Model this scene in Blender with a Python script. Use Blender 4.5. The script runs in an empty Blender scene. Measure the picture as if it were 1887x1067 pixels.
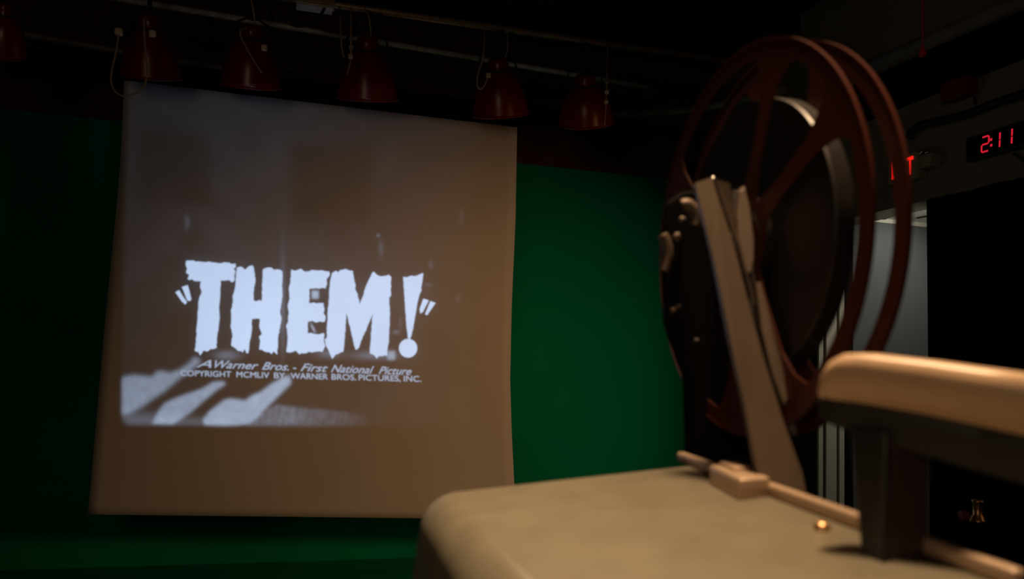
import bpy, bmesh, math, random
import numpy as np
from mathutils import Vector, Matrix
R = math.radians
random.seed(4)
SC = bpy.context.scene
COL = SC.collection

# ------------------------------------------------------------------ camera
F_PX = 1468.0; CX, CY = 943.5, 533.5
YAW, PITCH, ROLL = R(15.5), R(5.1), R(2.1)
CAM = Vector((0, 0, 1.35))
fw = Vector((math.sin(YAW)*math.cos(PITCH), math.cos(YAW)*math.cos(PITCH), math.sin(PITCH)))
r0 = Vector((math.cos(YAW), -math.sin(YAW), 0)); u0 = r0.cross(fw)
rt = math.cos(ROLL)*r0 + math.sin(ROLL)*u0
up = -math.sin(ROLL)*r0 + math.cos(ROLL)*u0
cam_d = bpy.data.cameras.new('camera'); cam = bpy.data.objects.new('camera', cam_d); COL.objects.link(cam)
cam.matrix_world = Matrix(((rt.x, up.x, -fw.x, CAM.x), (rt.y, up.y, -fw.y, CAM.y), (rt.z, up.z, -fw.z, CAM.z), (0, 0, 0, 1)))
cam_d.sensor_width = 36; cam_d.lens = 36*F_PX/1887.0
cam_d.clip_start = 0.02
cam_d.dof.use_dof = True; cam_d.dof.focus_distance = 4.75; cam_d.dof.aperture_fstop = 5.2
SC.camera = cam

def ray(px, py): return fw + rt*((px-CX)/F_PX) - up*((py-CY)/F_PX)
def U(px, py, d): return CAM + ray(px, py)*d                       # point at camera depth d
def PY(px, py, y): v = ray(px, py); return CAM + v*((y-CAM.y)/v.y)  # on a plane parallel to the back wall
def PX(px, py, x): v = ray(px, py); return CAM + v*((x-CAM.x)/v.x)  # on a plane parallel to the right wall
def PZ(px, py, z): v = ray(px, py); return CAM + v*((z-CAM.z)/v.z)

# ------------------------------------------------------------------ world, exposure
SC.view_settings.view_transform = 'Standard'; SC.view_settings.look = 'None'
SC.view_settings.exposure = 0; SC.view_settings.gamma = 1; SC.view_settings.use_curve_mapping = False
w = bpy.data.worlds.new('world'); SC.world = w; w.use_nodes = True
w.node_tree.nodes['Background'].inputs['Color'].default_value = (1.0, 0.8, 0.7, 1)
w.node_tree.nodes['Background'].inputs['Strength'].default_value = 0.0012

def lamp(name, kind, loc, energy, color, target=None, **kw):
    d = bpy.data.lights.new(name, kind); d.energy = energy; d.color = color
    for k, v in kw.items(): setattr(d, k, v)
    o = bpy.data.objects.new(name, d); o.location = loc; COL.objects.link(o)
    if target is not None:
        o.rotation_euler = (Vector(target)-Vector(loc)).to_track_quat('-Z', 'Y').to_euler()
    return o
# warm downlight over the projector, low warm spill across the studio, corridor light and added fills
lamp('work_lamp', 'SPOT', (.36, .50, 2.75), 150, (1.0, 0.66, 0.37), target=(.36, .50, 1.0),
     spot_size=R(52), spot_blend=1.0, shadow_soft_size=0.08)
lamp('room_spill', 'SPOT', (2.95, 1.0, 1.85), 165, (1.0, 0.52, 0.22), target=(1.05, 5.2, .78),
     spot_size=R(60), spot_blend=1.0, shadow_soft_size=0.22)
lamp('faint_fill', 'AREA', (-1.4, -1.6, 2.1), 7.0, (1.0, .70, .46), target=(-.6, 4, .8), size=1.0)
lamp('corridor_light', 'SPOT', (3.95, 4.05, 2.36), 9, (1.0, 1.0, .93), target=(3.95, 4.6, 1.9), spot_size=R(120), spot_blend=.8, shadow_soft_size=.05)
lamp('jamb_fill', 'AREA', (3.62, 3.3, 2.0), 2.6, (1.0, .93, .78), target=(3.3, 4.31, 1.0), size=.3)  # added fill that brightens the cream jamb strips
lamp('corridor_ceiling_fill', 'AREA', (4.2, 3.8, 1.7), 0.9, (1.0, .95, .82), target=(4.1, 4.1, 3), size=0.4)  # added fill from below that brightens the corridor ceiling
BEAM_COL = (0.47, 0.66, 1.0); BEAM_W = 1350.0

# ------------------------------------------------------------------ materials
def mat(name, col, rough=0.6, metal=0.0, noise=0.0, scale=8.0, bump=0.0, emit=None, estr=0.0, spec=0.5, trans=0.0, detail=4):
    m = bpy.data.materials.new(name); m.use_nodes = True; nt = m.node_tree
    b = nt.nodes['Principled BSDF']
    b.inputs['Base Color'].default_value = (*col, 1); b.inputs['Roughness'].default_value = rough
    b.inputs['Metallic'].default_value = metal; b.inputs['Specular IOR Level'].default_value = spec
    b.inputs['Transmission Weight'].default_value = trans
    if emit: b.inputs['Emission Color'].default_value = (*emit, 1); b.inputs['Emission Strength'].default_value = estr
    if noise or bump:
        tc = nt.nodes.new('ShaderNodeTexCoord'); nz = nt.nodes.new('ShaderNodeTexNoise')
        nz.inputs['Scale'].default_value = scale; nz.inputs['Detail'].default_value = detail
        nt.links.new(tc.outputs['Object'], nz.inputs['Vector'])
        if noise:
            rp = nt.nodes.new('ShaderNodeValToRGB')
            rp.color_ramp.elements[0].position = .3; rp.color_ramp.elements[1].position = .7
            rp.color_ramp.elements[0].color = tuple(c*(1-noise) for c in col)+(1,)
            rp.color_ramp.elements[1].color = tuple(min(1, c*(1+noise)) for c in col)+(1,)
            nt.links.new(nz.outputs['Fac'], rp.inputs['Fac']); nt.links.new(rp.outputs['Color'], b.inputs['Base Color'])
        if bump:
            bp = nt.nodes.new('ShaderNodeBump'); bp.inputs['Strength'].default_value = bump; bp.inputs['Distance'].default_value = .004
            nt.links.new(nz.outputs['Fac'], bp.inputs['Height']); nt.links.new(bp.outputs['Normal'], b.inputs['Normal'])
    return m
def brick_mat(name, c1, c2, mortar, scale):
    m = mat(name, c1, .9); nt = m.node_tree; b = nt.nodes['Principled BSDF']
    tc = nt.nodes.new('ShaderNodeTexCoord'); mp = nt.nodes.new('ShaderNodeMapping'); br = nt.nodes.new('ShaderNodeTexBrick')
    mp.inputs['Rotation'].default_value = (R(90), 0, 0)
    br.inputs['Color1'].default_value = (*c1, 1); br.inputs['Color2'].default_value = (*c2, 1); br.inputs['Mortar'].default_value = (*mortar, 1)
    br.inputs['Scale'].default_value = scale; br.inputs['Mortar Size'].default_value = .015
    nt.links.new(tc.outputs['Object'], mp.inputs['Vector']); nt.links.new(mp.outputs['Vector'], br.inputs['Vector'])
    nt.links.new(br.outputs['Color'], b.inputs['Base Color'])
    return m
M = dict(
    green=mat('chroma green paint', (0.001, 0.22, 0.108), .9, noise=.08, scale=1.5, spec=.08),
    brick=brick_mat('dark red brick', (.10, .028, .022), (.07, .02, .018), (.05, .03, .028), 4.5),
    black=mat('matt black', (.005, .0042, .0045), .85, spec=.1),
    blackwall=mat('dark brown black wall', (.028, .012, .010), .8, noise=.2, scale=3),
    ceil=mat('black painted ceiling', (.03, .014, .012), .9, noise=.3, scale=2),
    floor=mat('grey studio floor', (.08, .075, .07), .6, noise=.1, scale=3),
    wallr=mat('grey plaster wall', (.27, .235, .18), .85, noise=.08, scale=2),
    corr=mat('grey corridor paint', (.105, .11, .11), .8, noise=.03, scale=2),
    cream=mat('cream trim paint', (.60, .56, .45), .5),
    tile=mat('white ceiling tile', (.62, .60, .54), .9, noise=.03, scale=12),
    paper=mat('white paper', (.50, .46, .42), .85, noise=.05, scale=1.6, detail=2),
    red=mat('red enamel', (.20, .003, .003), .30, noise=.12, scale=9),
    steel=mat('dull galvanised pipe', (.62, .61, .60), .45, metal=.2, noise=.2, scale=20),
    dullpipe=mat('grey painted pipe', (.20, .19, .18), .6, noise=.2, scale=20),
    bronze=mat('brown galvanised pipe', (.40, .30, .20), .5, metal=.5, noise=.2, scale=20),
    dark=mat('black iron', (.018, .016, .016), .5),
    cord=mat('pale cord', (.42, .34, .24), .7),
    plug=mat('cream plug', (.75, .66, .50), .4),
    bright=mat('polished chrome', (.9, .86, .8), .12, metal=1.0),
    hammer=mat('hammered grey green enamel', (.235, .212, .155), .42, noise=.09, scale=26, bump=.35),
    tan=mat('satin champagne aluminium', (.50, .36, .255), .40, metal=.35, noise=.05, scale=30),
    armm=mat('shaded aluminium arm', (.125, .088, .062), .42, metal=.3, noise=.05, scale=30),  # darker copy of the champagne metal, the arm's dimness put into the colour
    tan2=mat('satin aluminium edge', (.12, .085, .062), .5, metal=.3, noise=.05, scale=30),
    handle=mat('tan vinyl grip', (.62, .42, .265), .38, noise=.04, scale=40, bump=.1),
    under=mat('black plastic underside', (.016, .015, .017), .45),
    plate=mat('lit brown post side', (.045, .031, .026), .4),  # lit side of the black post, its light put into the colour
    amber=mat('amber brown reel plastic', (.062, .014, .008), .36, noise=.08, scale=12),
    film=mat('wound film pack', (.014, .011, .011), .42, noise=.3, scale=90),
    brass=mat('brass', (.75, .47, .25), .38, metal=1.0),
    led=mat('red clock digit', (.3, 0, 0), .5, emit=(1, .02, .05), estr=.6),
    exitred=mat('red exit lettering', (.4, 0, 0), .5, emit=(1, .015, .008), estr=1.2),
    sign=mat('off white sign housing', (.42, .38, .30), .6),
    redbox=mat('dark red box paint', (.22, .012, .012), .5),
    redcord=mat('red plastic pull', (.75, .012, .02), .4),
)

# ------------------------------------------------------------------ helpers
def link(name, bm, m, parent=None, smooth=False, **tags):
    me = bpy.data.meshes.new(name); bmesh.ops.recalc_face_normals(bm, faces=bm.faces); bm.to_mesh(me); bm.free()
    if smooth:
        for p in me.polygons: p.use_smooth = True
    me.materials.append(m)
    o = bpy.data.objects.new(name, me); COL.objects.link(o)
    if parent is not None:
        o.parent = parent; o.matrix_parent_inverse = Matrix.Translation(-parent.location)
    for k, v in tags.items(): o[k] = v
    return o
def thing(name, label, cat, loc, group=None):
    o = bpy.data.objects.new(name, None); COL.objects.link(o); o.location = loc; o.empty_display_size = .05
    o['label'] = label; o['category'] = cat
    if group: o['group'] = group
    return o
def box(lo, hi, bm=None):
    bm = bm or bmesh.new()
    v = [bm.verts.new((x, y, z)) for x in (lo[0], hi[0]) for y in (lo[1], hi[1]) for z in (lo[2], hi[2])]
    for f in ((0, 1, 3, 2), (4, 6, 7, 5), (0, 4, 5, 1), (2, 3, 7, 6), (0, 2, 6, 4), (1, 5, 7, 3)): bm.faces.new([v[i] for i in f])
    return bm
def hexa(p, bm=None):   # 4 bottom + 4 top points
    bm = bm or bmesh.new(); v = [bm.verts.new(q) for q in p]
    for f in ((0, 1, 2, 3), (4, 5, 6, 7), (0, 1, 5, 4), (1, 2, 6, 5), (2, 3, 7, 6), (3, 0, 4, 7)): bm.faces.new([v[i] for i in f])
    return bm
def bev(bm, r, seg=4, edges=None):
    bmesh.ops.recalc_face_normals(bm, faces=bm.faces)
    bmesh.ops.bevel(bm, geom=list(edges or bm.edges), offset=r, segments=seg, affect='EDGES', profile=.5)
    return bm
def prism(pts, ext, bm=None):
    bm = bm or bmesh.new(); ext = Vector(ext)
    a = [bm.verts.new(p) for p in pts]; b = [bm.verts.new(Vector(p)+ext) for p in pts]; n = len(pts)
    bm.faces.new(a); bm.faces.new(b[::-1])
    for i in range(n): bm.faces.new((a[i], a[(i+1) % n], b[(i+1) % n], b[i]))
    return bm
def frame_of(d):
    d = Vector(d).normalized(); a = Vector((0, 0, 1)) if abs(d.z) < .9 else Vector((1, 0, 0))
    x = d.cross(a).normalized(); return x, d.cross(x).normalized(), d
def tube(pts, r, bm=None, seg=10, closed=False):
    bm = bm or bmesh.new(); pts = [Vector(p) for p in pts]; n = len(pts); rings = []
    rr = r if isinstance(r, (list, tuple)) else [r]*n
    x = None
    for i, p in enumerate(pts):
        a = pts[(i-1) % n] if (closed or i > 0) else p; b = pts[(i+1) % n] if (closed or i < n-1) else p
        d = (b-a).normalized()
        if x is None: x, y, _ = frame_of(d)
        else:
            x = (x - d*x.dot(d)).normalized(); y = d.cross(x)
        rings.append([bm.verts.new(p + (x*math.cos(t)+y*math.sin(t))*rr[i]) for t in (2*math.pi*k/seg for k in range(seg))])
    for i in range(n if closed else n-1):
        A, B = rings[i], rings[(i+1) % n]
        for k in range(seg): bm.faces.new((A[k], A[(k+1) % seg], B[(k+1) % seg], B[k]))
    if not closed: bm.faces.new(rings[0][::-1]); bm.faces.new(rings[-1])
    return bm
def lathe(prof, origin, axis, bm=None, seg=40):      # profile of (radius, height); closed loop if first == last
    bm = bm or bmesh.new(); x, y, d = frame_of(axis); o = Vector(origin); rings = []
    loop = prof[0] == prof[-1]; pr = prof[:-1] if loop else prof
    for (r, h) in pr:
        if r < 1e-6: rings.append([bm.verts.new(o+d*h)])
        else: rings.append([bm.verts.new(o + d*h + (x*math.cos(t)+y*math.sin(t))*r) for t in (2*math.pi*k/seg for k in range(seg))])
    n = len(rings)
    for i in range(n if loop else n-1):
        A, B = rings[i], rings[(i+1) % n]
        for k in range(seg):
            q = []
            for v in (A[k % len(A)], A[(k+1) % len(A)], B[(k+1) % len(B)], B[k % len(B)]):
                if v not in q: q.append(v)
            if len(q) > 2: bm.faces.new(q)
    return bm
def spline(pts, n=8):
    P = [Vector(p) for p in pts]; out = []
    for i in range(len(P)-1):
        a, b, c, d = P[max(i-1, 0)], P[i], P[i+1], P[min(i+2, len(P)-1)]
        for k in range(n):
            t = k/n; out.append(.5*((2*b)+(c-a)*t+(2*a-5*b+4*c-d)*t*t+(3*b-a-3*c+d)*t**3))
    return out+[P[-1]]

# ================================================================== ROOM SHELL
YB = 5.5; XW = 3.2; ZC = 3.75; XL = -3.2; YF = -3.2
green_top = PY(560, 262, YB).z; gx = PY(1261, 700, YB).x
LINTEL = PX(1724, 368, XW).z; JAMB_Y = PX(1505, 850, XW).y; JAMB2_Y = PX(1722, 520, XW).y
def struct(name, bm, m, **k): return link(name, bm, m, kind='structure', **k)
struct('floor', box((XL-.2, YF-.2, -.15), (6.2, YB+.2, 0)), M['floor'])
struct('ceiling', box((XL-.2, YF-.2, ZC), (XW+.15, YB+.2, ZC+.15)), M['ceil'])
struct('wall_back', box((XL-.2, YB, 0), (XW+.15, YB+.2, ZC)), M['brick'])
struct('wall_left', box((XL-.2, YF, 0), (XL, YB, ZC)), M['blackwall'])
struct('wall_front', box((XL-.2, YF-.2, 0), (XW+.15, YF, ZC)), M['blackwall'])
# right wall: lintel zone above, far pier, near part
bm = box((XW, YF, LINTEL), (XW+.15, YB, ZC)); box((XW, YF, 0), (XW+.15, JAMB2_Y, LINTEL), bm)
struct('wall_right', bm, M['wallr'])
struct('wall_right_pier', box((XW-.004, JAMB_Y+.01, 0), (XW+.15, YB-.045, LINTEL+.85)), M['blackwall'])
# green screen panel on the back wall and its floor sweep
bm = box((XL+.02, YB-.04, 0.0), (gx, YB-.001, green_top))
g = link('green_screen', bm, M['green']); g['label'] = 'chroma green painted screen covering the lower back wall behind the paper'; g['category'] = 'green screen'
gf = link('green_floor_sheet', box((XL+.02, 3.6, 0.001), (gx, YB-.05, 0.008)), M['green'])
gf['label'] = 'green sheet lying on the floor in front of the green wall'; gf['category'] = 'floor sheet'
# cornice shelf line above the opening
struct('trim_1', box((XW-.03, YF, LINTEL-.0), (XW-.001, YB-.9, LINTEL+.05)), M['wallr'])

# door frame at the far jamb: three cream strips with dark grooves
def jx(px): return PY(px, 850, JAMB_Y).x
bm = box((jx(1505), JAMB_Y-.02, 0), (jx(1513), JAMB_Y+.009, LINTEL)); box((jx(1519), JAMB_Y-.02, 0), (jx(1538), JAMB_Y+.009, LINTEL), bm)
box((jx(1543), JAMB_Y-.02, 0), (jx(1552), JAMB_Y+.009, LINTEL), bm); struct('door_1', bm, M['cream'])
struct('trim_2', box((jx(1505), JAMB_Y-.002, 0), (jx(1552), JAMB_Y+.0085, LINTEL)), M['dark'])
# corridor behind the opening
YC = 4.6
cz = PY(1667, 408, YC).z; cx0 = PY(1572, 600, YC).x
struct('wall_corridor', box((cx0, YC, 0), (6.2, YC+.12, cz+.3)), M['corr'])
struct('wall_corridor_end', box((XW+.151, YC, 0), (cx0-.002, YC+.12, cz+.3)), M['black'])
struct('wall_corridor_side', box((6.2, -.5, 0), (6.3, YC+.12, cz+.3)), M['corr'])
struct('wall_corridor_near', box((XW+.15, -.6, 0), (6.3, -.5, cz+.3)), M['corr'])
struct('ceiling_corridor', box((XW+.151, -.5, cz), (6.2, YC-.001, cz+.1)), M['tile'])
bm = bmesh.new()
for k in range(8): box((3.4+k*.35, -.4, cz-.008), (3.412+k*.35, YC-.002, cz-.0005), bm)
box((XW+.17, YC-.03, cz-.03), (6.19, YC-.002, cz-.001), bm)
struct('trim_3', bm, M['cream'])
tl = thing('corridor_ceiling_light', 'slim black bracket fitting under the lit corridor ceiling', 'ceiling fitting', PZ(1620, 396, cz))
link('bracket', tube(spline([PZ(1608, 391, cz-.012), PZ(1625, 392, cz-.012), PZ(1637, 398, cz-.012), PZ(1630, 403, cz-.012), PZ(1612, 402, cz-.012)]), .006), M['dark'], tl)
tl2 = link('sprinkler_pipe', tube([PZ(1690, 402, cz-.006), PZ(1722, 396, cz-.006)], .0055), M['dark'])
tl2['label'] = 'thin dark line of pipe below the bright corridor ceiling'; tl2['category'] = 'pipe'
# black drape hung over the near part of the right wall
bm = bmesh.new(); n = 90; pr = []
for i in range(n+1):
    y = JAMB2_Y - .0 - i*(JAMB2_Y+1.2)/n
    pr.append((XW-.045-.016*math.sin(i*.95)-.006*math.sin(i*2.3), y))
rows = [[bm.verts.new((x, y, z)) for (x, y) in pr] for z in (0.03, 1.1, LINTEL-.005)]
for a, b in zip(rows, rows[1:]):
    for i in range(n): bm.faces.new((a[i], a[i+1], b[i+1], b[i]))
bmesh.ops.solidify(bm, geom=bm.faces[:], thickness=.006)
d = link('black_curtain', bm, M['black'], smooth=True); d['label'] = 'black curtain covering the right wall beneath the digital clock'; d['category'] = 'curtain'

# ================================================================== PAPER SCREEN
YP = 4.7
LX = [(148, 229), (300, 222), (400, 213), (600, 193), (800, 175), (948, 162)]
RX = [(235, 953), (400, 950), (560, 943), (700, 940), (800, 943), (880, 947), (957, 951)]
def interp(tab, y):
    for (a, xa), (b, xb) in zip(tab, tab[1:]):
        if y <= b: return xa+(xb-xa)*(y-a)/(b-a)
    return tab[-1][1]
bm = bmesh.new(); nu, nv = 40, 50; rows = []
for j in range(nv+1):
    t = j/nv; yl = 148+800*t; yr = 235+722*t; xl = interp(LX, yl); xr = interp(RX, yr); row = []
    for i in range(nu+1):
        s = i/nu
        p = PY(xl+(xr-xl)*s, yl+(yr-yl)*s, YP)
        wob = .004*math.sin(s*9+t*3)*t + .012*max(0, s-.9)*10*t
        row.append(bm.verts.new(CAM+(p-CAM)*(1-wob/ YP)))
    rows.append(row)
for a, b in zip(rows, rows[1:]):
    for i in range(nu): bm.faces.new((a[i], a[i+1], b[i+1], b[i]))
ps = thing('paper_screen', 'large hanging paper backdrop sheet catching the projected film title', 'projection screen', PY(590, 192, YP))
sh = link('sheet', bm, M['paper'], ps, smooth=True); sm_ = sh.modifiers.new('s', 'SOLIDIFY'); sm_.thickness = .002
dirr = (PY(958, 226, YP)-PY(224, 136, YP)).normalized()
link('roller_tube', tube([PY(215, 133, YP+.04), PY(966, 224, YP+.04)], .036, seg=20), M['black'], ps, smooth=True)
for px_ in (240, 590, 935):
    q_ = PY(px_, 136+(px_-224)*.1226, YP+.04); link('hanger_wire', tube([q_, Vector((q_.x, q_.y, ZC-.001))], .003, seg=6), M['black'], ps)
bt = link('black_batten', tube([PY(-40, 92, YP+.32), PY(1185, 232, YP+.32)], .045, seg=16), M['black'], smooth=True)
bt['label'] = 'long black batten running behind the red lamps above the paper'; bt['category'] = 'batten'

# ================================================================== PIPES OF THE LIGHTING GRID
def zpipe(name, label, p0, p1, r, m, parent=None):
    o = link(name, tube([p0, p1], r, seg=16), m, smooth=True); o['label'] = label; o['category'] = 'pipe'; return o
ZP = 3.02
zpipe('grid_pipe', 'bright silver lighting pipe that the red lamps hang from', PY(120, -19, 4.55), PY(1192, 160, 4.75), .017, M['steel'])
zpipe('grid_pipe', 'brownish lighting pipe above and in front of the silver lamp pipe', PY(-80, -90.8, 4.25), PY(1420, 124, 4.25), .019, M['bronze'])
zpipe('grid_pipe', 'grey pipe high along the top right corner near the ceiling', PX(1590, 128, XW-.45), PX(1960, -30, XW-.45), .035, M['dullpipe'])
# curtain track bending round the far corner
trk = [PY(-20, 52, 5.3), PY(300, 108, 5.3), PY(620, 160, 5.3), PY(980, 203, 5.3), PY(1080, 209, 5.28), PY(1150, 209, 5.15), PX(1270, 203, 2.35), PX(1450, 165, 2.45)]
t = link('curtain_track', tube(spline(trk, 6), .022, seg=8), M['dullpipe'], smooth=True); t['label'] = 'dull grey curtain track curving round the far right corner'; t['category'] = 'curtain track'
# fluorescent style batten at the top edge
fx = thing('ceiling_fixture', 'pale rectangular fixture at the top edge above the third red lamp', 'light fixture', PY(583, 0, 4.0))
bm = prism([PY(546, -16, 4.0), PY(618, -6, 4.0), PY(618, 10, 4.0), PY(546, 0, 4.0)], (0, .08, 0)); link('housing', bev(bm, .004, 2), M['bronze'], fx)
bm = prism([PY(546, 1, 3.99), PY(613, 11, 3.99), PY(613, 16, 3.99), PY(546, 6, 3.99)], (0, .08, 0)); link('rail', bm, M['steel'], fx)
# hanging black pipe clamps and droppers
def dropper(px, y0, y1, Y, r=.02):
    o = link('pipe_hanger', tube([PY(px, y0, Y), PY(px+2, y1, Y)], r, seg=8), M['dark']); return o
HG = [(388, 38, 4.62, 'between the first two red lamps'), (498, 44, 4.62, 'above the second red lamp'),
      (652, 58, 4.62, 'left of the third red lamp'), (700, 22, 4.25, 'crossing the brown pipe above the third lamp'),
      (942, 56, 4.25, 'crossing the brown pipe above the fourth lamp'), (1140, 84, 4.25, 'above the fifth red lamp')]
for (px, py, Y, wh) in HG:
    top = PY(px, py, Y); o = dropper(px, py+8, py-18, Y, .013)
    o.data.name = 'pipe_hanger'; o['label'] = 'short black pipe hanger '+wh; o['category'] = 'pipe hanger'
    bm = bmesh.new(); bm.from_mesh(o.data); tube([PY(px-4, -90, Y), PY(px, py-14, Y)], .006, bm, 6); bm.to_mesh(o.data); bm.free()
# drooping black cable at upper centre
c = link('cable', tube(spline([PY(500, -5, 4.0), PY(515, 25, 4.0), PY(545, 48, 4.0), PY(580, 40, 4.0), PY(600, 12, 4.0)]), .008), M['dark'], smooth=True)
c['label'] = 'black cable sagging below the pale ceiling fixture'; c['category'] = 'cable'
# ceiling joists
for k, y in enumerate((1.2, 2.3, 3.4, 4.5)):
    struct('trim_%d' % (k+4), box((XL, y, ZC-.22), (XW-.001, y+.09, ZC-.001)), M['ceil'])

# ================================================================== RED LAMPS
LAMPS = [  # centre px, top py, bottom py, half width px, Y, lean, label
    (8, 5, 103, 46, 4.25, 0.0, 'red scoop lamp cut off by the left picture edge'),
    (275, 28, 143, 59, 4.25, .03, 'red scoop lamp above the paper corner with a looped cord'),
    (464, 47, 160, 58, 4.25, -.02, 'red scoop lamp with a round cream plug on its right side'),
    (677, 68, 184, 58, 4.25, 0.0, 'shiny red scoop lamp with bright glint in the middle of the row'),
    (917, 107, 212, 52, 4.25, .06, 'red scoop lamp over the right end of the paper with small hanging loop'),
    (1078, 137, 228, 50, 4.25, 0.02, 'dull rounded red scoop lamp right of the paper sheet'),
]
PROF = [(.24, 0), (.31, .02), (.35, .10), (.37, .22), (.50, .29), (.66, .40), (.79, .54), (.87, .68), (.94, .84), (.98, .96), (1.0, 1.0)]
for (cx, ty, by, hw, Y, lean, lab) in LAMPS:
    T = PY(cx, ty, Y); B = PY(cx+lean*100, by, Y+.13); H = (T-B).length*.97; ax = (B-T).normalized()
    W = (PY(cx+hw, by, Y)-PY(cx-hw, by, Y)).length/2
    root = thing('scoop_lamp', lab, 'stage lamp', T, 'red scoop lamps hanging in a row above the paper')
    outer = [(0, 0)]+[(W*a, H*h) for a, h in PROF]
    inner = [((W-.006)*a, H*h) for a, h in PROF[::-1][:-1]] + [(0, H*.04)]
    link('shade', lathe(outer+inner, T, ax, seg=48), M['red'], root, smooth=True)
    link('rim', lathe([(W*1.0, H*.985), (W*1.03, H*.985), (W*1.03, H*1.02), (W*1.0, H*1.02), (W*1.0, H*.985)], T, ax, seg=48), M['red'], root, smooth=True)
    link('collar', lathe([(W*.37, H*.20), (W*.41, H*.20), (W*.41, H*.25), (W*.37, H*.25), (W*.37, H*.20)], T, ax), M['dark'], root, smooth=True)
    link('bulb', lathe([(0, H*.42), (W*.12, H*.45), (W*.2, H*.6), (W*.14, H*.75), (0, H*.8)], T, ax), M['sign'], root, smooth=True)
    # yoke and stem up to the pipe above
    Q = PY(cx+3, -12+(cx+3-470)*.1432, 4.25)
    yk = [T+ax*H*.42+Vector((-W*.80, 0, 0)), T+Vector((-W*.60, 0, 0)), T+Vector((-.03, 0, .035)), T+Vector((.03, 0, .035)), T+Vector((W*.60, 0, 0)), T+ax*H*.42+Vector((W*.80, 0, 0))]
    link('yoke', tube(yk, .006, seg=8), M['dark'], root)
    link('stem', tube([T+Vector((0, 0, .03)), Q-Vector((0, 0, .02))], .011, seg=10), M['dark'], root)
    link('clamp', bev(box(Q-Vector((.020, .024, .034)), Q+Vector((.020, .024, -.018))), .004, 2), M['dark'], root)
def cordobj(name, pts, r, m, label, cat):
    o = link(name, tube(spline(pts), r, seg=8), m, smooth=True); o['label'] = label; o['category'] = cat; return o
YL = 4.03
def cord(pts, label, plug=None, r=.0045):
    pts = [(q_[0], q_[1], q_[2] if len(q_) > 2 else YL) for q_ in pts]
    root = thing('lamp_cord', label, 'cord', PY(*pts[0]), 'cords dangling at the red lamps')
    link('cable', tube(spline([PY(*q_) for q_ in pts]), r, seg=8), M['cord'], root, smooth=True)
    for (a, b, rr) in (plug or []):
        p = PY(a, b, YL); link('plug', bev(box(p-Vector((rr, rr*.8, rr)), p+Vector((rr, rr*.8, rr))), rr*.5, 3), M['plug'], root, smooth=True)
    return root
cord([(219, 62), (214, 95), (206, 130), (205, 152), (212, 168), (228, 177), (250, 172), (266, 158), (271, 130), (268, 95), (266, 60), (266, 34), (273, 33, 4.2)],
     'pale cord looping down in a U below the first full red lamp', [(219, 59, .018), (281, 62, .016)])
cord([(455, -60, 4.2), (461, -10, 4.1), (467, 20, 4.1), (470, 47, 4.22)], 'thin pale cord dropping from above to the second full lamp')
cord([(456, 52, 4.22), (444, 55), (444, 68), (455, 90), (468, 112), (478, 128), (482, 134)], 'pale cord slanting down across the second full lamp', [(487, 88, .015)])
cord([(672, 15, 4.24), (680, 32, 4.15), (684, 68, 4.22)], 'pale cord reaching the top of the middle red lamp')
cord([(626, 12, 4.24), (628, 60), (630, 88), (634, 106)], 'faint cord hanging left of the middle red lamp', [(647, 87, .010)])
cord([(647, 14, 4.24), (647, 60), (646, 108), (643, 125), (640, 138)], 'short pale cord end below the chrome plug left of the middle lamp', [(646, 104, .012)])
cord([(893, 49, 4.24), (892, 90), (888, 115), (880, 140), (880, 158), (886, 164), (894, 155), (899, 141)], 'small pale loop of cord left of the fourth full lamp', [(900, 139, .013)])
cord([(1120, 82, 4.24), (1118, 150), (1118, 168), (1117, 190), (1114, 232)], 'thin cord with two pale plugs right of the last red lamp', [(1118, 153, .007), (1118, 170, .012), (1117, 188, .011)], r=.003)
cord([(934, 55, 4.24), (935, 90, 4.15), (930, 108, 4.22)], 'faint pale cord above the fourth full lamp', r=.003)

# ================================================================== RIGHT WALL THINGS
# digital clock
clk = thing('digital_clock', 'black wall clock with red digits reading 2:11', 'clock', PX(1826, 262, XW-.02))
q = [PX(1781, 253, XW-.04), PX(1885, 224, XW-.04), PX(1885, 272, XW-.04), PX(1781, 297, XW-.04)]
ya, yb = q[0].y, q[1].y-.10; zt = (q[0].z+q[1].z)/2; zb = (q[2].z+q[3].z)/2
link('case', bev(box((XW-.045, yb, zb), (XW-.001, ya, zt)), .005, 2), M['dark'], clk)
link('face', box((XW-.0475, yb+.014, zb+.012), (XW-.0455, ya-.014, zt-.012)), M['black'], clk)
XD = XW-.049
def seg(a, b, wd=.007):
    A, B = Vector(a), Vector(b); dd = (B-A).normalized(); nn = Vector((0, -dd.z, dd.y))*wd/2
    return prism([A+nn, B+nn, B-nn, A-nn], (.0012, 0, 0))
def digit(ch, y0, z0, dw, dh):
    S = {'t': ((0, 1), (1, 1)), 'tr': ((1, 1), (1, .5)), 'm': ((0, .5), (1, .5)), 'bl': ((0, .5), (0, 0)), 'b': ((0, 0), (1, 0)), 'br': ((1, .5), (1, 0))}
    use = {'2': ('t', 'tr', 'm', 'bl', 'b'), '1': ('tr', 'br')}[ch]; bm = bmesh.new()
    for s in use:
        (a, b), (c_, d_) = S[s]; sl = .12
        A = Vector((XD, y0-dw*(a+sl*b), z0+dh*b)); B = Vector((XD, y0-dw*(c_+sl*d_), z0+dh*d_)); dd = (B-A)
        A += dd*.06; B -= dd*.06; dd.normalize(); nn = Vector((0, -dd.z, dd.y))*.0042
        prism([A+nn, B+nn, B-nn, A-nn], (.0012, 0, 0), bm)
    return bm
ch = (zt-zb)*.60; z0 = zb+(zt-zb)*.20
def ypx(px): return PX(px, 262, XD).y
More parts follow.
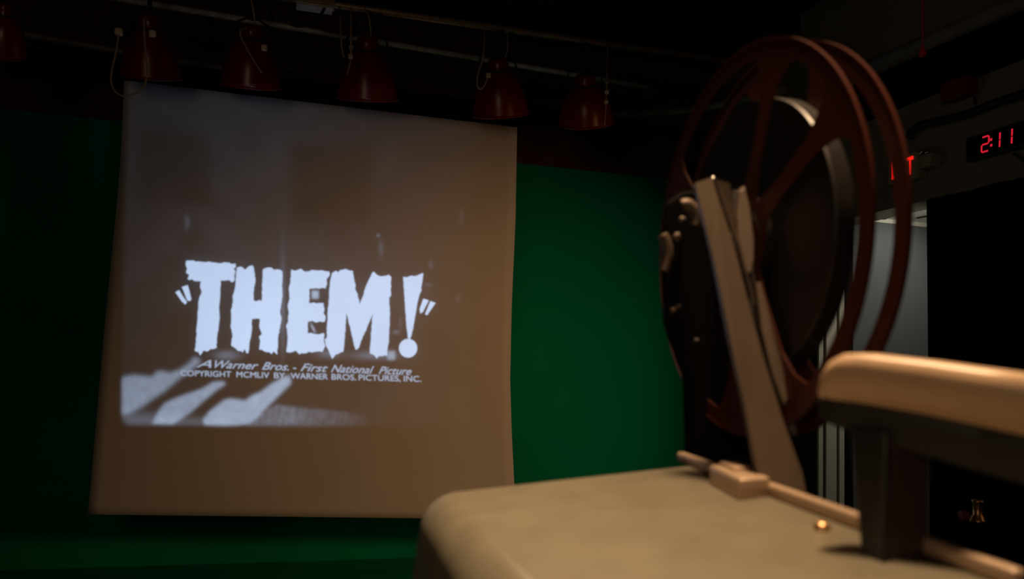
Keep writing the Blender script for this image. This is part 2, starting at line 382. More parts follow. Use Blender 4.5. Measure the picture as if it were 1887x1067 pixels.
for c_, px in (('2', 1808), ('1', 1828), ('1', 1850)):
    link('digit', digit(c_, ypx(px), z0, .040, ch), M['led'], clk)
bm = bmesh.new(); yy = ypx(1826)
for zz in (.30, .68): box((XD, yy-.007, z0+ch*zz-.006), (XD+.0012, yy+.005, z0+ch*zz+.006), bm)
link('colon', bm, M['led'], clk)
c = cordobj('clock_cord', [PX(1868, 283, XW-.012), PX(1880, 290, XW-.012), PX(1905, 312, XW-.012)], .006, M['dark'], 'black power cord trailing down right from the digital clock', 'cord')
# exit sign
ex = thing('exit_sign', 'white lit sign reading EXIT in red letters, partly behind the reel', 'exit sign', PX(1662, 305, XW-.02))
ya, yb = PX(1636, 305, XW-.06).y, PX(1692, 300, XW-.06).y; zt, zb = PX(1664, 286, XW-.06).z, PX(1664, 334, XW-.06).z
link('housing', bev(box((XW-.06, yb, zb), (XW-.001, ya, zt)), .006, 2), M['sign'], ex)
def textmesh(s, size, off=0.0, shear=0.0, space=1.0):
    cu = bpy.data.curves.new('t', 'FONT'); cu.body = s; cu.size = size; cu.offset = off; cu.shear = shear; cu.space_character = space
    o = bpy.data.objects.new('t', cu); COL.objects.link(o); bpy.context.view_layer.update()
    me = bpy.data.meshes.new_from_object(o.evaluated_get(bpy.context.evaluated_depsgraph_get())); bpy.data.objects.remove(o)
    bm = bmesh.new(); bm.from_mesh(me); bmesh.ops.triangulate(bm, faces=bm.faces); return bm
bm = textmesh('EXIT', 1, .02); xs = [v.co.x for v in bm.verts]; ys = [v.co.y for v in bm.verts]
yA, yB = PX(1643, 305, XW-.062).y, PX(1683, 300, XW-.062).y; zB, zT = PX(1664, 325, XW-.062).z, PX(1664, 293, XW-.062).z
for v in bm.verts:
    a = (v.co.x-min(xs))/(max(xs)-min(xs)); b = (v.co.y-min(ys))/(max(ys)-min(ys))
    v.co = (XW-.0625, yA+(yB-yA)*a, zB+(zT-zB)*b)
bmesh.ops.solidify(bm, geom=bm.faces[:], thickness=.0015)
link('lettering', bm, M['exitred'], ex)
em = thing('emergency_lamp', 'small cream emergency lamp unit right of the exit sign', 'emergency lamp', PX(1703, 300, XW-.02))
ya, yb = PX(1694, 300, XW-.07).y, PX(1715, 300, XW-.07).y
link('body', bev(box((XW-.07, yb, PX(1703, 308, XW-.07).z), (XW-.001, ya, PX(1703, 284, XW-.07).z)), .006, 2), M['sign'], em)
for px in (1698, 1709):
    p = PX(px, 284, XW-.05); link('lamp_head', lathe([(0, 0), (.012, 0), (.014, .02), (0, .024)], p-Vector((0, 0, .002)), (0, 0, 1), seg=16), M['bright'], em, smooth=True)
# conduit with bend
t = cordobj('wall_conduit', [PX(1676, 256, XW-.03), PX(1682, 240, XW-.03), PX(1706, 228, XW-.03), PX(1750, 219, XW-.03), PX(1790, 207, XW-.03), PX(1840, 188, XW-.03), PX(1930, 160, XW-.03)], .022, M['dark'],
            'black conduit running up the right wall above the clock', 'conduit')
t = cordobj('wall_wire', [PX(1791, 128, XW-.008), PX(1793, 160, XW-.008), PX(1798, 192, XW-.008)], .006, M['dark'], 'short vertical dark wire above the conduit', 'wire')
rb = thing('wall_box', 'dark red box mounted on the right wall under the beam', 'box', PX(1757, 145, XW-.02))
ya, yb = PX(1732, 145, XW-.08).y, PX(1780, 140, XW-.08).y; z1, z2 = PX(1756, 180, XW-.08).z, PX(1756, 112, XW-.08).z
link('body', bev(box((XW-.08, yb, z1), (XW-.001, ya, z2)), .01, 3), M['redbox'], rb)
link('cover', bev(box((XW-.09, yb+.03, z1+.03), (XW-.081, ya-.03, z2-.03)), .004, 2), M['redbox'], rb)
# black beam along the right wall
zb_, zt_ = PX(1700, 142, XW-.25).z, PX(1700, 98, XW-.25).z
struct('trim_8', box((XW-.25, YF, zb_), (XW-.001, YB-.001, zt_)), M['black'])
# red pull cord
pc = thing('pull_cord', 'thin red cord with a red bell shaped pull hanging from the ceiling', 'pull cord', U(1699, 100, 2.6))
link('string', tube([U(1701, -60, 2.6), U(1700, 90, 2.6)], .0022, seg=6), M['redcord'], pc)
link('pull', lathe([(0, 0), (.004, 0), (.007, .012), (.012, .03), (.012, .036), (0, .036)], U(1700, 84, 2.6), (0, 0, -1), seg=20), M['redcord'], pc, smooth=True)

# ================================================================== PROJECTOR
def cd(lat, down, dep): return CAM + fw*dep + rt*lat - up*down      # camera-aligned metres
ax_h = (CAM + ray(563, 590) - CAM).normalized()                     # projector axis, towards the screen
AX = Vector((ax_h.x, ax_h.y, ax_h.z)); SIDE = AX.cross(Vector((0, 0, 1))).normalized(); UPV = SIDE.cross(AX).normalized()
proj = thing('film_projector', 'grey green film projector case with tan trim in the near foreground', 'film projector', cd(.05, .45, .6))
A = U(775, 903, .716); Bp = U(1258, 849, .778); BK = -AX*.62
D = Vector((0, 0, -.27))
bot = [A+D+SIDE*-.03, Bp+D, Bp+BK+D, A+BK+D+SIDE*-.03]; top = [A, Bp, Bp+BK+Vector((0, 0, .0)), A+BK+Vector((0, 0, .012))]
bm = hexa(bot+top); bmesh.ops.recalc_face_normals(bm, faces=bm.faces)
bm.edges.ensure_lookup_table()
sel = [e for e in bm.edges if all((v.co-A).length < 1e-4 or (v.co-Bp).length < 1e-4 or (v.co-top[3]).length < 1e-4 or (v.co-bot[0]).length < 1e-4 for v in e.verts)]
sharp = [e for e in bm.edges if e not in sel]
bmesh.ops.bevel(bm, geom=sel, offset=.028, segments=8, affect='EDGES', profile=.5)
body = link('case', bm, M['hammer'], proj, smooth=False)
for p in body.data.polygons: p.use_smooth = True
mod = body.modifiers.new('n', 'WEIGHTED_NORMAL'); mod.keep_sharp = True
# tan trim moulding along the right edge of the lid
def along(px0, py0, d0, px1, py1, d1): return U(px0, py0, d0), U(px1, py1, d1)
def dep(px):  # depth of the right edge at pixel column px
    k = (px-CX)/F_PX; s = (k*.778-.1667)/(.25+.968*k); return .778-.968*s
def trim_piece(p0, p1, wtop, h):
    a0, a1 = U(p0[0], p0[1], dep(p0[0])), U(p1[0], p1[1], dep(p1[0])); s = SIDE*wtop
    n = Vector((0, 0, 1))*h
    return bev(hexa([a0-s, a0+s*.3, a1+s*.3, a1-s, a0-s+n, a0+s*.3+n, a1+s*.3+n, a1-s+n]), .0028, 3)
link('trim_moulding', trim_piece((1258, 851), (1890, 1086), .007, .010), M['tan'], proj, smooth=True)
# latch block
P0 = U(1308, 868, dep(1308)); P1 = U(1418, 905, dep(1412))
bd = (P1-P0); bd.z = bd.z; f = bd.normalized()
fl, nl, nr_ = U(1306, 890, .675), U(1363, 920, .614), U(1420, 916, .621); fr = fl+(nr_-nl)
q4 = [fl, nl, nr_, fr]; hz = Vector((0, 0, 1))
bm = hexa([q-hz*.002 for q in q4]+[q+hz*.0155 for q in q4]); bev(bm, .0026, 3)
lt = link('latch', bm, M['tan'], proj, smooth=True)
def lp(u_, v_): return fl+(nl-fl)*u_+(fr-fl)*v_
q4 = [lp(.05, .30), lp(.55, .30), lp(.55, .92), lp(.05, .92)]
bm = hexa([q+hz*.015 for q in q4]+[q+hz*.0185 for q in q4]); bev(bm, .001, 2)
link('latch_lever', bm, M['tan'], lt, smooth=True)
link('screw_glint', lathe([(.0055, -.002), (.0055, .0015), (.0035, .0035), (0, .004)], U(1515, 975, .527)+Vector((0, 0, .001)), (0, 0, 1), seg=20), M['brass'], proj, smooth=True)
# carrying handle: tan grip over a black underside, on a post
def bar(sec):   # sections of (px, ytop, ybottom, depth) -> loft with given thickness along SIDE
    bm = bmesh.new(); rings = []
    for (px, y0, y1, d, th) in sec:
        a = U(px, y0, d); b = U(px, y1, d); h = b-a; ring = []
        for (u_, v_) in ((.0, .30), (.08, .12), (.25, .02), (.5, 0), (.75, .03), (.95, .14), (1, .34), (1, 1), (0, 1)):
            ring.append(bm.verts.new(a+h*v_+SIDE*th*u_))
        rings.append(ring)
    n_ = len(rings[0])
    for p, q_ in zip(rings, rings[1:]):
        for k in range(n_): bm.faces.new((p[k], p[(k+1) % n_], q_[(k+1) % n_], q_[k]))
    bm.faces.new(rings[0][::-1]); bm.faces.new(rings[-1]); return bm
HS = [(1507, 712, 728, .500, .014), (1512, 682, 730, .498, .019), (1522, 660, 733, .496, .022), (1540, 650, 737, .492, .024), (1580, 650, 741, .485, .025), (1700, 664, 762, .462, .025), (1800, 678, 783, .444, .025), (1960, 700, 818, .415, .025)]
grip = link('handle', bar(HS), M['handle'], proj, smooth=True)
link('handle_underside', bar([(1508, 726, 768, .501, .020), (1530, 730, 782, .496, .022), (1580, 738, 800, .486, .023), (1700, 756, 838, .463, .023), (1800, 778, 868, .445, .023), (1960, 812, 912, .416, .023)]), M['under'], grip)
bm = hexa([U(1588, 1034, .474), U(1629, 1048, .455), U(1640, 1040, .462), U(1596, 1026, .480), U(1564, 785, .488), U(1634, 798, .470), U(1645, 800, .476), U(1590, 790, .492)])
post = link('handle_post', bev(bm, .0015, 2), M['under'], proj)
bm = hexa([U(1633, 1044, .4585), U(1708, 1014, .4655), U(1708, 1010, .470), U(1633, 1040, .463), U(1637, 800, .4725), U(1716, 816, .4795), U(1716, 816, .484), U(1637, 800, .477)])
link('post_lit_side', bev(bm, .001, 2), M['plate'], post)  # the post's own right side, lit tone given by a separate brown piece
# lens barrel and gate at the front of the case
L0 = U(1020, 1050, .80); TGT = PY(560, 520, YP); BD = (TGT-L0).normalized()
link('lens_barrel', lathe([(.037, -.05), (.040, -.05), (.040, .08), (.037, .08), (.037, -.05)], L0, BD, seg=48), M['dark'], proj, smooth=True)

# reel arm
def poly(pts, d): return [U(x, y, d(y) if callable(d) else d) for x, y in pts]
dA = lambda y: .718-(y-330)*(.086/540)
awayv = AX*.012+SIDE*.004
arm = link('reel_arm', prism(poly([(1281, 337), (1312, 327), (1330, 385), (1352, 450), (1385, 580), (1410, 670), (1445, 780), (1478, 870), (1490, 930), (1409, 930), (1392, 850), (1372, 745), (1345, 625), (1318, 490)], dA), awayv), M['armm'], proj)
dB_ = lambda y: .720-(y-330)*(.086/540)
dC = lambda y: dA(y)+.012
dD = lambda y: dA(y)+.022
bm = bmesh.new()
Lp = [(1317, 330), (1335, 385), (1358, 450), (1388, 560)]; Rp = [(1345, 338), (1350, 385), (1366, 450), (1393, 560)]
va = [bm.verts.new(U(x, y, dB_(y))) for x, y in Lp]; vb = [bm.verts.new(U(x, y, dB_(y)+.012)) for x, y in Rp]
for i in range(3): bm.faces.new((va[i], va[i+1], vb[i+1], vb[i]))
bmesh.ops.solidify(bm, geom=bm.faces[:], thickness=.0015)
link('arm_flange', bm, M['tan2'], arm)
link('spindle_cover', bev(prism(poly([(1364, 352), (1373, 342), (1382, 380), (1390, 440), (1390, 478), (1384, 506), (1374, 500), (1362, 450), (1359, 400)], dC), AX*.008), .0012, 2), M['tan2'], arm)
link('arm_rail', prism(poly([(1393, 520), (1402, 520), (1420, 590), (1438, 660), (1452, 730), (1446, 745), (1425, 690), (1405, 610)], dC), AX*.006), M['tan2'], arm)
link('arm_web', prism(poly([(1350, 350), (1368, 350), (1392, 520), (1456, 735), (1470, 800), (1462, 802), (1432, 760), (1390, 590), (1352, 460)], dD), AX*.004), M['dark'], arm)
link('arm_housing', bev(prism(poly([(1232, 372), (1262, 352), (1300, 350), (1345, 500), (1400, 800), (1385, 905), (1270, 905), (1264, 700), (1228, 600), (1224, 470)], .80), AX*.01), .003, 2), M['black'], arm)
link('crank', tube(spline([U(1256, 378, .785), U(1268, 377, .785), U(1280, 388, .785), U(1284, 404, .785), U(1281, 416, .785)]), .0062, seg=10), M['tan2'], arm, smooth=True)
for x, y, r_ in ((1256, 405, .0035), (1248, 437, .0048), (1249, 565, .0025), (1282, 627, .002), (1240, 572, .003)):  # two screws, the last three discs are grey reflections put in as shapes
    link('screw_glint', lathe([(r_, 0), (r_, .003), (0, .005)], U(x, y, .797), -AX, seg=16), M['tan2'], arm, smooth=True)
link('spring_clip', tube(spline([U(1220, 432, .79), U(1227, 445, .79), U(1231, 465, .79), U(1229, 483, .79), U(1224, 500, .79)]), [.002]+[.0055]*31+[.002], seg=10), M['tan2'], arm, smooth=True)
link('screw_glint', lathe([(.003, 0), (.003, .001), (0, .0035)], U(1314, 330, .728), -AX, seg=16), M['bright'], arm, smooth=True)

# film reel
PSI = R(13.6); dR = .75
fdir = Vector((-math.sin(PSI), 0, math.cos(PSI)))
def cdv(v): return rt*v[0]-up*v[1]+fw*v[2]
aR = cdv((-math.sin(PSI), -.02, math.cos(PSI))).normalized()        # along the reel plane, away from the camera
vR = cdv((.045, -1, 0)); vR = (vR - aR*vR.dot(aR)).normalized()      # up in the reel plane
nR = aR.cross(vR).normalized()
if nR.dot(rt) < 0: nR = -nR
RC = CAM + cdv((.289*dR, -(533.5-440)/F_PX*dR*1.0, dR))
RR = .1825; GAP = .031
reel = thing('film_reel', 'large amber brown film reel mounted on the tan projector arm', 'film reel', RC)
def flange(c, angles, solid_r=0.040):
    bm = bmesh.new(); th = .0022; N = 192
    def P(r, a, o): return c + (aR*math.cos(a)+vR*math.sin(a))*r + nR*o
    def ringstrip(r0_, r1_, a0, a1, n_, full=False):
        V = []
        for k in range(n_+(0 if full else 1)):
            a = a0+(a1-a0)*k/n_
            V.append([bm.verts.new(P(r0_, a, -th/2)), bm.verts.new(P(r1_, a, -th/2)), bm.verts.new(P(r1_, a, th/2)), bm.verts.new(P(r0_, a, th/2))])
        m_ = len(V)
        for k in range(m_ if full else m_-1):
            p, q_ = V[k], V[(k+1) % m_]
            for j in range(4): bm.faces.new((p[j], p[(j+1) % 4], q_[(j+1) % 4], q_[j]))
        if not full: bm.faces.new(V[0]); bm.faces.new(V[-1][::-1])
    ringstrip(RR*.915, RR, 0, 2*math.pi, N, True)
    ringstrip(.006, solid_r, 0, 2*math.pi, 64, True)
    for ang in angles:
        a = R(ang); w_ = .0085
        da = -aR*math.cos(a)+vR*math.sin(a); dn = aR*math.sin(a)+vR*math.cos(a)
        i0, i1 = solid_r*.96, RR*.93
        pts = [c+da*i0+dn*w_*1.5, c+da*(i0+.03)+dn*w_, c+da*(i1-.045)+dn*w_*1.1, c+da*(i1-.02)+dn*w_*2.0, c+da*(i1-.004)+dn*w_*3.6, c+da*(i1-.004)-dn*w_*3.6, c+da*(i1-.02)-dn*w_*2.0, c+da*(i1-.045)-dn*w_*1.1, c+da*(i0+.03)-dn*w_, c+da*i0-dn*w_*1.5]
        prism([p_-nR*th*.45 for p_ in pts], nR*th*.9, bm)
    lathe([(RR-.0012, -.0018), (RR+.0008, -.0018), (RR+.0008, .0018), (RR-.0012, .0018), (RR-.0012, -.0018)], c, nR, bm, seg=N)
    return bm
f1 = link('flange', flange(RC, (35, 76, 155, 196, 270, 303)), M['amber'], reel)
f2 = link('flange', flange(RC+nR*GAP, (64, 102, 170, 208, 255, 298)), M['amber'], reel)
link('hub', lathe([(0, .001), (.04, .001), (.04, GAP-.001), (0, GAP-.001)], RC, nR, seg=64), M['dark'], reel, smooth=False)
link('film_pack', lathe([(.041, .008), (.130, .006), (.131, .008), (.131, GAP-.008), (.130, GAP-.006), (.041, GAP-.008), (.041, .008)], RC, nR, seg=128), M['film'], reel)
link('spindle', lathe([(0, -.03), (.005, -.03), (.005, GAP+.02), (0, GAP+.02)], RC, nR, seg=20), M['tan2'], proj)
link('hub_plate', lathe([(.008, -.001), (.024, -.003), (.026, -.006), (.008, -.006), (.008, -.001)], RC, nR, seg=40), M['dark'], reel)

# table carrying the projector
zt = min(p.z for p in bot)
tb = thing('projector_table', 'black table the projector stands on', 'table', Vector((.25, .55, 0)))
link('tabletop', bev(box((-.25, .02, zt-.035), (.75, .98, zt-.002)), .004, 2), M['dark'], tb)
for x in (-.22, .70):
    for y in (.05, .93): link('leg', box((x, y, 0), (x+.03, y+.03, zt-.036)), M['dark'], tb)

# brass topped stand in the dark at lower right
sp = U(1802, 962, 2.2)
st = thing('light_stand', 'dark light stand with a shiny brass top, low at the right', 'light stand', Vector((sp.x, sp.y, 0)))
link('pole', tube([(sp.x, sp.y, .03), (sp.x, sp.y, sp.z-.001)], .019, seg=24), M['black'], st, smooth=True)
link('spigot', lathe([(0, 0), (.021, 0), (.022, .004), (.018, .008), (.016, .016), (.0125, .020), (.0125, .052), (.015, .054), (.015, .060), (0, .060)], sp, (0, 0, 1), seg=32), M['brass'], st, smooth=True)
for k in range(3):
    a = R(30+120*k); link('leg', tube([(sp.x+.02*math.cos(a), sp.y+.02*math.sin(a), .30), (sp.x+.4*math.cos(a), sp.y+.4*math.sin(a), .012)], .01), M['dark'], st)
link('knob', lathe([(0, 0), (.014, 0), (.014, .02), (0, .022)], U(1783, 950, 2.2), -rt, seg=12), M['redbox'], st)

# ================================================================== THE FILM IN THE GATE (real slide, real light)
PD = .055
PC = L0+BD*PD
gx_, gy_, _ = frame_of(BD)
S = 3; X0, X1, Y0, Y1 = 190, 900, 130, 815
Wp, Hp = (X1-X0), (Y1-Y0)
def raster(polys):
    out = np.zeros((Hp*S, Wp*S), bool)
    for pl in polys:
        P_ = np.array([((x-X0)*S, (y-Y0)*S) for x, y in pl]); x0, y0 = np.floor(P_.min(0)).astype(int)-1; x1, y1 = np.ceil(P_.max(0)).astype(int)+2
        x0, y0 = max(x0, 0), max(y0, 0); x1, y1 = min(x1, Wp*S), min(y1, Hp*S)
        if x1 <= x0 or y1 <= y0: continue
        xs, ys = np.meshgrid(np.arange(x0, x1)+.5, np.arange(y0, y1)+.5); ins = np.zeros(xs.shape, bool); n_ = len(P_)
        for i in range(n_):
            (ax_, ay_), (bx_, by_) = P_[i], P_[(i+1) % n_]
            if ay_ == by_: continue
            cnd = ((ay_ > ys) != (by_ > ys)) & (xs < (bx_-ax_)*(ys-ay_)/(by_-ay_)+ax_); ins ^= cnd
        out[y0:y1, x0:x1] |= ins
    return out
def down(a): return a.astype(np.float32).reshape(Hp, S, Wp, S).mean((1, 3))
def blur(a, r_):
    if r_ <= 0: return a
    n3 = int(math.ceil(3*r_)); k = np.exp(-.5*(np.arange(-n3, n3+1)/r_)**2); k /= k.sum(); p = len(k)//2
    b = np.pad(a, p, mode='edge'); b = np.apply_along_axis(lambda v: np.convolve(v, k, 'valid'), 0, b)
    return np.apply_along_axis(lambda v: np.convolve(v, k, 'valid'), 1, b)
a6 = lambda L: [(150+x/2.54, 400+y/2.54) for x, y in L]
a7 = lambda L: [(480+x/2.54, 400+y/2.54) for x, y in L]
T_ = a6([(490,205),(525,203),(560,210),(610,212),(660,215),(722,218),(722,238),(712,240),(722,255),(716,272),(718,290),(714,302),(652,298),(650,345),(645,430),(648,470),(642,520),(632,600),(634,612),(605,618),(590,630),(572,625),(556,648),(548,632),(532,628),(537,575),(540,520),(545,455),(550,390),(555,370),(563,350),(556,330),(560,300),(497,290),(505,270),(490,262),(495,240),(488,225)])
H_ = a6([(727,238),(745,232),(765,247),(775,240),(785,230),(803,227),(808,240),(815,300),(808,330),(806,390),(845,393),(846,330),(848,300),(850,245),(865,238),(880,236),(900,247),(920,245),(942,258),(940,330),(942,370),(935,410),(930,440),(937,470),(930,520),(922,560),(916,645),(900,628),(890,642),(880,632),(855,628),(832,620),(838,580),(832,560),(845,548),(834,520),(836,478),(798,478),(797,540),(788,580),(782,636),(772,638),(765,618),(755,634),(735,628),(702,602),(708,560),(700,520),(702,470),(700,440),(710,400),(708,370),(720,330),(722,290)])
E_ = a7([(145,245),(170,250),(190,242),(205,255),(240,248),(280,250),(322,255),(325,270),(310,290),(312,315),(305,335),(230,335),(228,403),(295,402),(300,430),(295,450),(305,465),(300,490),(222,490),(222,545),(300,545),(296,580),(303,605),(290,632),(240,634),(190,636),(184,644),(165,625),(150,632),(122,632),(126,590),(128,560),(120,510),(130,490),(132,440),(128,410),(137,380),(133,340),(140,310)])
M_ = a7([(335,262),(352,252),(365,258),(385,247),(400,243),(415,250),(432,252),(438,290),(446,320),(443,335),(455,360),(465,410),(480,370),(490,335),(500,310),(512,285),(522,262),(530,255),(545,270),(562,278),(600,270),(612,280),(610,370),(602,378),(607,450),(603,540),(600,590),(592,650),(560,650),(545,664),(530,645),(512,638),(515,590),(520,520),(525,452),(510,490),(495,530),(470,580),(462,610),(445,622),(438,600),(425,540),(412,490),(402,450),(398,520),(392,600),(388,630),(365,640),(350,645),(335,664),(325,640),(318,622),(305,600),(300,575),(310,565),(312,500),(315,440),(322,370),(325,310)])
X_ = a7([(668,280),(685,282),(700,276),(722,277),(745,268),(762,262),(758,300),(752,330),(754,345),(745,360),(735,400),(725,460),(715,520),(705,560),(698,572),(690,568),(682,500),(676,400),(672,350)])
DOT = a7([(691+43*math.cos(t), 614+44*math.sin(t)) for t in (2*math.pi*k/40 for k in range(40))])
jr = random.Random(11)
def jag(P_, amp=1.3):
    out = []
    for i, (x, y) in enumerate(P_):
        x2, y2 = P_[(i+1) % len(P_)]; L = math.hypot(x2-x, y2-y); out.append((x, y)); n_ = int(L/4.0)
        flat = abs(x2-x) > abs(y2-y); am = amp*(1.5 if flat else .55)
        for k in range(1, n_):
            t = k/n_; o = jr.uniform(-am, am); nx, ny = -(y2-y)/L, (x2-x)/L; out.append((x+(x2-x)*t+nx*o, y+(y2-y)*t+ny*o))
    return out
T_, H_, E_, M_ = (jag(q_) for q_ in (T_, H_, E_, M_)); X_ = jag(X_, .6)
Q_ = [a6([(440,352),(458,342),(475,370),(495,398),(486,410),(470,395)]), a6([(470,328),(498,318),(506,345),(515,385),(508,394),(495,390),(480,350)]),
      a7([(762,382),(788,390),(760,445),(748,452),(745,430)]), a7([(795,393),(820,402),(780,460),(770,455)])]
big = down(raster([T_, H_, E_, M_, X_, DOT]+Q_))
tri = []
def word(s, x0, x1, yb0, yb1, cap, off, shear):
    bm = textmesh(s, 1, off, shear); xs = [v.co.x for v in bm.verts]; mn, mx = min(xs), max(xs)
    capH = .70
    for f_ in bm.faces:
        tri.append([(x0+(v.co.x-mn)/(mx-mn)*(x1-x0), (yb0+(yb1-yb0)*(v.co.x-mn)/(mx-mn))-v.co.y/capH*cap) for v in f_.verts])
    bm.free()
for s_, x0, x1 in (('A', 362, 389), ('Warner', 396, 476), ('Bros.', 483, 532), ('-', 540, 546), ('First', 554, 604), ('National', 610, 689), ('Picture', 698, 758)):
    b_ = lambda x: 677+(x-375)*0.0365
    word(s_, x0, x1, b_(x0), b_(x1), 14, 0, .45)
for s_, x0, x1 in (('COPYRIGHT', 333, 426), ('MCMLIV', 436, 496), ('BY', 505, 525), ('WARNER', 536, 604), ('BROS.', 611, 656), ('PICTURES,', 661, 738), ('INC.', 744, 776)):
    b_ = lambda x: 692.5+(x-333)*.0245
    word(s_, x0, x1, b_(x0), b_(x1), 10.5, 0, 0)
rs = raster(tri); rd = rs.copy(); rd[:, 1:] |= rs[:, :-1]; rd[1:, :] |= rs[:-1, :]; rd[1:, 1:] |= rs[:-1, :-1]; small = down(rd)
b3 = lambda L: [(190+x/2.6577, 650+y/2.6577) for x, y in L]
S1 = b3([(75,125),(150,110),(240,120),(270,90),(330,100),(375,85),(420,55),(450,20),(480,40),(430,90),(380,120),(300,190),(245,225),(190,265),(120,300),(80,300)])
S2 = b3([(270,290),(300,250),(350,225),(420,200),(480,180),(540,145),(590,140),(600,155),(560,180),(500,230),(430,290),(340,355),(240,350)])
S3 = b3([(490,330),(520,290),(590,235),(620,225),(700,235),(730,210),(770,195),(830,150),(890,115),(915,110),(920,150),(860,210),(800,270),(720,350),(600,372),(500,360)])
S4 = b3([(690,380),(760,300),(850,255),(960,270),(1080,280),(1180,290),(1290,305),(1300,380),(1000,385)])
S5 = b3([(80,290),(240,300),(500,330),(700,350),(700,368),(130,368),(90,330)])
rng = np.random.RandomState(3)
nz = blur(rng.rand(Hp, Wp).astype(np.float32), 3); nz = (nz-nz.mean())/nz.std()
nzb = blur(rng.rand(Hp//5+1, Wp//5+1).astype(np.float32), 3); nzb = (nzb-nzb.mean())/nzb.std(); nzb = np.kron(nzb, np.ones((5, 5), np.float32))[:Hp, :Wp]; nzb = blur(nzb, 4)
yy, xx = np.mgrid[Y0:Y1, X0:X1].astype(np.float32)+.5
def blob(cx, cy, sx, sy, p=2): return np.exp(-(np.abs((xx-cx)/sx)**p+np.abs((yy-cy)/sy)**p))
grey = .020+.030*blob(470, 330, 230, 190)+.020*blob(620, 560, 210, 130)+.012*blob(250, 600, 120, 200)+.035*blob(560, 500, 260, 75)
grey += .02*blob(430, 430, 80, 40)
for (ccx, ccy, sx, sy, k) in ((612, 335, 78, 74, .70), (320, 310, 72, 72, .55)): grey *= 1-k*blob(ccx, ccy, sx, sy, 8)  # two shadow patches of the warm light, put into the film tone
st_ = .34*blur(down(raster([S1])), 4)*(1+.04*nz)+.40*blur(down(raster([S2])), 3)*(1+.04*nz)+.48*blur(down(raster([S3])), 3)*(1+.04*nz)+.15*blur(down(raster([S4])), 3)*(1+.10*nz+.12*np.sin(xx*.45+yy*.12)*np.sin(xx*.13))*np.clip((690-xx)/150, 0, 1)+.13*blur(down(raster([S5])), 7)
fine = .14*blob(697, 434, 3, 3)+.06*blob(702, 458, 5, 14)+.07*blob(794, 488, 4, 8)+.05*blob(851, 400, 5, 14)+.05*blob(345, 410, 5, 12)+.06*blob(845, 550, 4, 8)+.06*blob(790, 525, 6, 4)+.12*blob(730, 612, 6, 4)+.05*blob(738, 595, 4, 12)
fine += .55*blob(581, 543, 7, 8, 4)+.45*np.exp(-(((xx-577)-(yy-605)*.45)/2.6)**2-((yy-605)/8)**2)+.35*blob(721, 655, 8, 9, 4)+.15*blob(690, 655, 40, 8)+.16*blob(418, 655, 22, 9)+.12*blob(605, 652, 20, 8)+.10*blob(521, 560, 5, 80)
gate = 1/(1+np.exp(-(xx-(222+(790-yy)*.02))/2.2))*1/(1+np.exp((yy-(786+ (xx-215)*.004))/3.0))
cr = np.hypot(np.maximum(0, 242-xx), np.maximum(0, yy-766)); gate *= 1/(1+np.exp((cr-20)/2.2))
gate *= np.clip((885-xx)/110, 0, 1)**.7
soft = (grey*.36*(1+.10*nzb)+st_+fine)*gate + 0.006*blob(520, 250, 330, 120)  # last term is lens glow above the frame, put into the film tone
halo = blur(big, 14)*.05
txt = np.clip(big*(.93+.03*nz*0)+.62*small*(1-big), 0, 1)
T_all = np.clip(txt+(1-np.clip(big+small, 0, 1))*(soft+halo*.8), 0, 1)
T_all = blur(T_all, .8)
T_all[0, :] = T_all[-1, :] = 0; T_all[:, 0] = T_all[:, -1] = 0
# vertices: photo pixel -> paper plane -> projected back towards the lens on to the gate plane
def gate_pts(xa, ya):
    dx = (xa-CX)/F_PX; dy = (ya-CY)/F_PX
    V = np.array(fw)[None]+dx[:, None]*np.array(rt)[None]-dy[:, None]*np.array(up)[None]
    P_ = np.array(CAM)[None]+V*((YP-.006-CAM.y)/V[:, 1])[:, None]
    Q = P_-np.array(L0)[None]; tt = PD/(Q@np.array(BD))
    return np.array(L0)[None]+Q*tt[:, None]
V = gate_pts(xx.ravel(), yy.ravel())
idx = np.arange(Wp*Hp).reshape(Hp, Wp)
Fq = np.stack([idx[:-1, :-1], idx[:-1, 1:], idx[1:, 1:], idx[1:, :-1]], -1).reshape(-1, 4)
me = bpy.data.meshes.new('film_frame')
me.vertices.add(len(V)); me.vertices.foreach_set('co', V.astype(np.float32).ravel())
me.loops.add(Fq.size); me.loops.foreach_set('vertex_index', Fq.ravel().astype(np.int32))
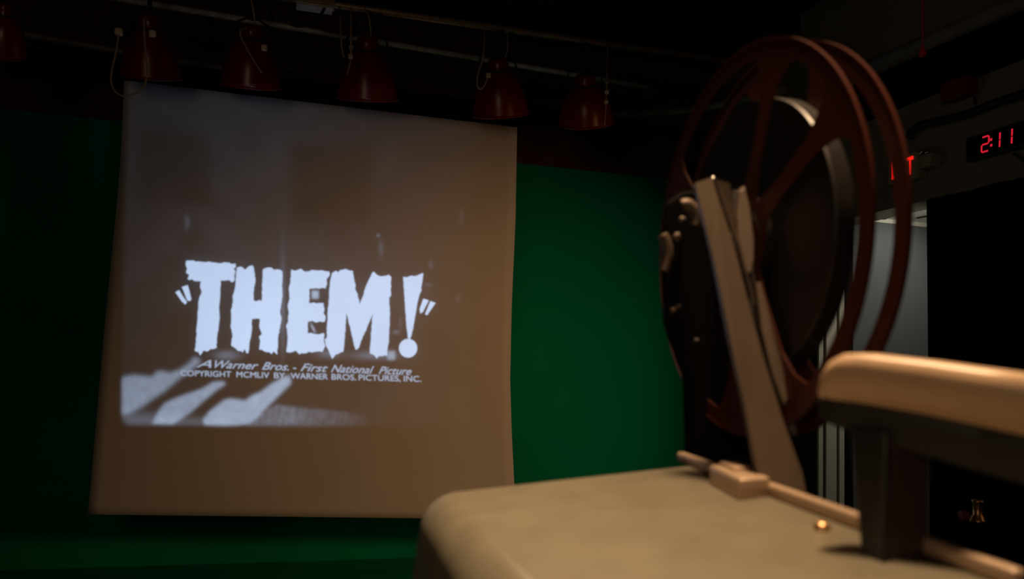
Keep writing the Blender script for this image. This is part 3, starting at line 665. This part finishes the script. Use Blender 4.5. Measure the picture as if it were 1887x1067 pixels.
me.polygons.add(len(Fq)); me.polygons.foreach_set('loop_start', np.arange(0, Fq.size, 4, dtype=np.int32))
me.update(calc_edges=True)
at = me.color_attributes.new('film_tone', 'FLOAT_COLOR', 'POINT')
c4 = np.ones((len(V), 4), np.float32); c4[:, :3] = T_all.ravel()[:, None]
at.data.foreach_set('color', c4.ravel())
fm = bpy.data.materials.new('film emulsion'); fm.use_nodes = True; nt = fm.node_tree; nt.nodes.clear()
o_ = nt.nodes.new('ShaderNodeOutputMaterial'); tr = nt.nodes.new('ShaderNodeBsdfTransparent'); an = nt.nodes.new('ShaderNodeAttribute'); an.attribute_name = 'film_tone'
nt.links.new(an.outputs['Color'], tr.inputs['Color']); nt.links.new(tr.outputs[0], o_.inputs[0])
me.materials.append(fm)
ff = bpy.data.objects.new('film_frame', me); COL.objects.link(ff); ff.parent = proj; ff.matrix_parent_inverse = Matrix.Translation(-proj.location)
# aperture plate around the frame
cs = gate_pts(np.array([X0+2., X1-2., X1-2., X0+2.]), np.array([Y0+2., Y0+2., Y1-2., Y1-2.])); bm = bmesh.new()
inn = [bm.verts.new(Vector(c_)+BD*.0002) for c_ in cs]
outv = []
for c_ in cs:
    v_ = Vector(c_)-PC; v_ -= BD*v_.dot(BD); outv.append(bm.verts.new(PC+v_.normalized()*0.0365+BD*.0002))
ring_n = 12
for i in range(4): bm.faces.new((inn[i], inn[(i+1) % 4], outv[(i+1) % 4], outv[i]))
# round out to the barrel wall
for i in range(4):
    a_, b_2 = outv[i].co-PC, outv[(i+1) % 4].co-PC; prev = outv[i]; arc = []
    for k in range(1, ring_n):
        v_ = a_.slerp(b_2, k/ring_n) if hasattr(a_, 'slerp') else a_.lerp(b_2, k/ring_n); arc.append(bm.verts.new(PC+v_.normalized()*0.0365))
    bm.faces.new([outv[i]]+arc+[outv[(i+1) % 4]])
link('aperture_plate', bm, M['black'], proj)
lamp('projection_lamp', 'SPOT', L0, BEAM_W, BEAM_COL, target=TGT, spot_size=R(50), spot_blend=0.0, shadow_soft_size=.00004)
bpy.data.objects['projection_lamp'].data.use_soft_falloff = False
